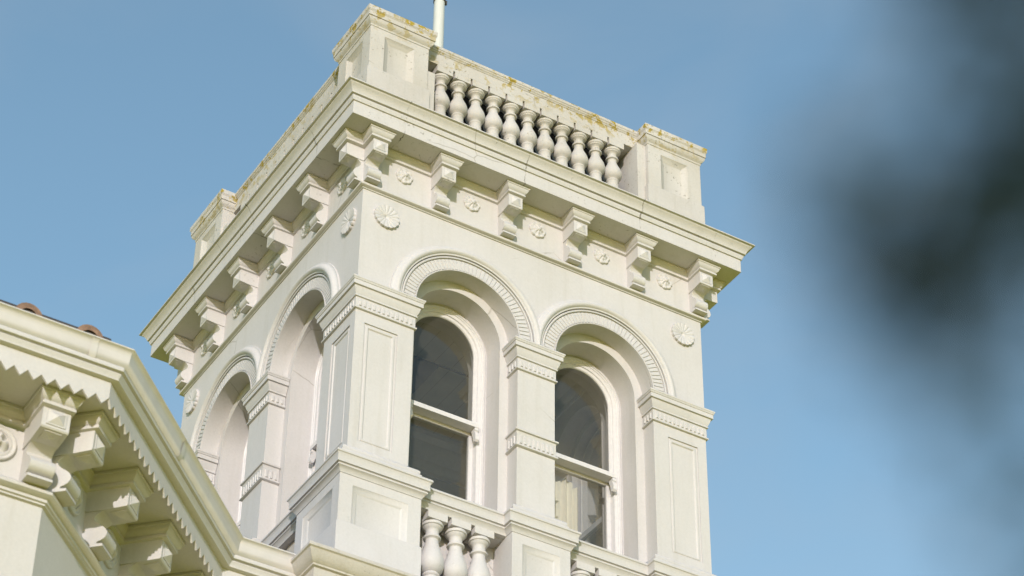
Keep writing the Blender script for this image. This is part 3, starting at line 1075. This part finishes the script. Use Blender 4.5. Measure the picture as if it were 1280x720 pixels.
# roof with slates and barrel tiles at the eaves
mb = MB()
ep = wp(.06)
rise = .32
mb.quad((-9.5, ep[0][1], -5.83), (ep[1][0], ep[1][1], -5.83), (ep[1][0]-2.3, 3.0, -5.83+rise*5.4), (-9.5, 3.0, -5.83+rise*5.4))
mb.quad((ep[1][0], ep[1][1], -5.83), (ep[2][0], ep[2][1], -5.83), (ep[2][0]-2.3, 3.0+1.0, -5.83+rise*5.4), (ep[1][0]-2.3, 3.0, -5.83+rise*5.4))
mb.quad((ep[2][0], ep[2][1], -5.83), (-.14, ep[3][1], -5.83), (-.14, 4.0, -5.83+rise*4.2), (ep[2][0]-2.3, 4.0, -5.83+rise*5.4))
roof = wlink('roof', mb, M['slate'], smooth=0)
mb = MB()
for x in (-3.80, -4.38, -4.96, -5.54, -6.12, -6.70):
    vs, fs = [], []
    n = 10
    for j, (yy, zz, rr) in enumerate(((GY+.06, -5.775, .135), (GY+.40, -5.65, .12))):
        for r2 in (rr, rr-.055):
            for i in range(n+1):
                a = PI*i/n
                vs.append((x+r2*math.cos(a), yy, zz+r2*1.05*math.sin(a)))
    m2 = n+1
    for i in range(n):
        fs += [(i, i+1, m2+i+1, m2+i), (2*m2+i, 3*m2+i, 3*m2+i+1, 2*m2+i+1), (i, 2*m2+i, 2*m2+i+1, i+1), (m2+i, m2+i+1, 3*m2+i+1, 3*m2+i)]
    mt_ = MB().add(vs, fs)
    link('roof_tile', mt_.mesh('roof_tile', M['terracotta'], (WR[0], WR[1], 0), 50), roof)
mb = MB()                                  # slate course along the eaves
mb.sweep([(-9.5, GY+.10), (wp(.1)[1][0]-.15, GY+.10)], [(0, -5.80), (.02, -5.70), (.0, -5.672), (-.35, -5.54), (-.35, -5.66)], closeprof=True)
link('slate_course', mb.mesh('slate_course', M['slate'], (WR[0], WR[1], 0), 0), roof)
# ------------------------------------------------------------------ tree beside the camera
def at(px, py, d):
    """point on the line of sight through a photo pixel at distance d"""
    v = fw + rt2*((px-640)/3204.77) + up2*((360-py)/3204.77)
    return CAM + v*d
tb = CAM + rt*3.3 + Vector((fw.x, fw.y, 0)).normalized()*.35
tb.z = 0
tree = thing('tree', 'dark leafed tree whose out of focus branch hangs into the right edge', 'tree', tb)
rnd = random.Random(11)
TO = (tb.x, tb.y, 0)
mb = MB()
trunk_pts = [(tb.x, tb.y, -.1), (tb.x+.03, tb.y, .6), (tb.x-.02, tb.y+.05, 1.4), (tb.x+.05, tb.y+.02, 2.3), (tb.x+.1, tb.y+.1, 3.4), (tb.x+.08, tb.y+.15, 4.6)]
mb.tube(trunk_pts, [.17, .135, .12, .11, .08, .03], 12)
link('trunk', mb.mesh('trunk', M['bark'], TO, 60), tree)
mb = MB()
lv = MB()
def leaf(p, size):
    p = Vector(p)
    d = Vector((rnd.gauss(0, 1), rnd.gauss(0, 1), rnd.gauss(-.3, .8))).normalized()
    s = d.cross(Vector((rnd.gauss(0, 1), rnd.gauss(0, 1), rnd.gauss(0, 1)))).normalized()
    n_ = d.cross(s)
    w_ = size*.21
    a, t = p, p+d*size
    m1, m2 = p+d*size*.35, p+d*size*.72
    lv.add([a, m1+s*w_+n_*w_*.35, m1, m1-s*w_+n_*w_*.35, m2+s*w_*.7+n_*w_*.25, m2, m2-s*w_*.7+n_*w_*.25, t],
           [(0, 2, 1), (0, 3, 2), (1, 2, 5, 4), (2, 3, 6, 5), (4, 5, 7), (5, 6, 7)])
def twig(pts, r0, r1, leaves, spread, size):
    pts = [Vector(p) for p in pts]
    mb.tube(pts, [r0+(r1-r0)*i/(len(pts)-1) for i in range(len(pts))], 6)
    for _ in range(leaves):
        i = rnd.randrange(len(pts)-1)
        p = pts[i].lerp(pts[i+1], rnd.random())
        leaf(p+Vector((rnd.gauss(0, spread), rnd.gauss(0, spread), rnd.gauss(0, spread))), size*rnd.uniform(.7, 1.15))
D = .86
hub = at(1520, 60, 1.25)
_f = Vector((fw.x, fw.y, 0)).normalized()
_g = Vector((CAM.x, CAM.y, 0))
twig([trunk_pts[4], _g+rt*2.5+_f*.55+Vector((0, 0, 3.75)), _g+rt*1.6+_f*.8+Vector((0, 0, 3.85)), _g+rt*.9+_f*.95+Vector((0, 0, 3.45)), (hub+_g+rt*.75+_f*.98+Vector((0, 0, 3.2)))/2, hub], .045, .010, 0, 0, .05)
def spray(seed, pts, r0, r1, n, spread):
    rnd.seed(seed)
    twig(pts, r0, r1, n, spread, .024)
spray(1, [hub, at(1400, 60, 1.0), at(1300, 0, D), at(1220, -30, D), at(1140, -80, D)], .006, .002, 84, .013)
spray(2, [hub, at(1370, 170, 1.0), at(1290, 120, D), at(1220, 50, D), at(1180, -10, D)], .006, .0016, 66, .010)
spray(3, [at(1370, 200, 1.0), at(1320, 230, D), at(1270, 215, D), at(1215, 185, D)], .004, .0016, 104, .010)
spray(4, [at(1370, 200, 1.0), at(1300, 262, D), at(1220, 290, D), at(1190, 295, D)], .004, .002, 12, .012)
spray(5, [at(1190, 295, D), at(1160, 320, D), at(1135, 350, D), at(1120, 400, D), at(1130, 430, D)], .002, .001, 54, .008)
spray(6, [at(1190, 295, D), at(1110, 315, D), at(1065, 290, D), at(1040, 235, D)], .002, .001, 54, .008)
spray(7, [at(1150, 325, D), at(1115, 260, D), at(1095, 190, D), at(1085, 120, D)], .002, .001, 9, .011)
spray(8, [at(1130, 430, D), at(1165, 480, D), at(1210, 520, D), at(1250, 570, D)], .0016, .001, 22, .012)
spray(9, [at(1370, 200, 1.0), at(1340, 380, D), at(1290, 430, D), at(1250, 480, D)], .003, .001, 20, .016)
spray(10, [hub, at(1450, 400, 1.1), at(1360, 590, .95), at(1300, 690, D), at(1285, 740, D)], .004, .0012, 60, .016)
rnd.seed(99)
# crown, carried by limbs on the far side of the trunk from the lens
for i in range(9):
    a = rnd.uniform(0, 2*PI)
    h = rnd.uniform(2.6, 4.3)
    base_ = Vector((tb.x+.05, tb.y+.05, h))
    dirv = rt*(.5+.6*rnd.random()) + Vector((math.cos(a), math.sin(a), 0))*.55
    e = base_ + dirv*1.1 + Vector((0, 0, rnd.uniform(.3, .9)))
    mid = base_.lerp(e, .5)+Vector((0, 0, .12))
    twig([base_, mid, e], .035, .008, 0, 0, .05)
    for _ in range(6):
        q_ = mid.lerp(e, rnd.random())
        e2 = q_+Vector((rnd.gauss(.1, .35), rnd.gauss(0, .35), rnd.gauss(.15, .3)))
        twig([q_, q_.lerp(e2, .5)+Vector((0, 0, .04)), e2], .008, .002, 55, .09, .055)
link('branch', mb.mesh('branch', M['bark'], TO, 60), tree)
link('crown', lv.mesh('crown', M['leaf'], TO, 60, recalc=False), tree)
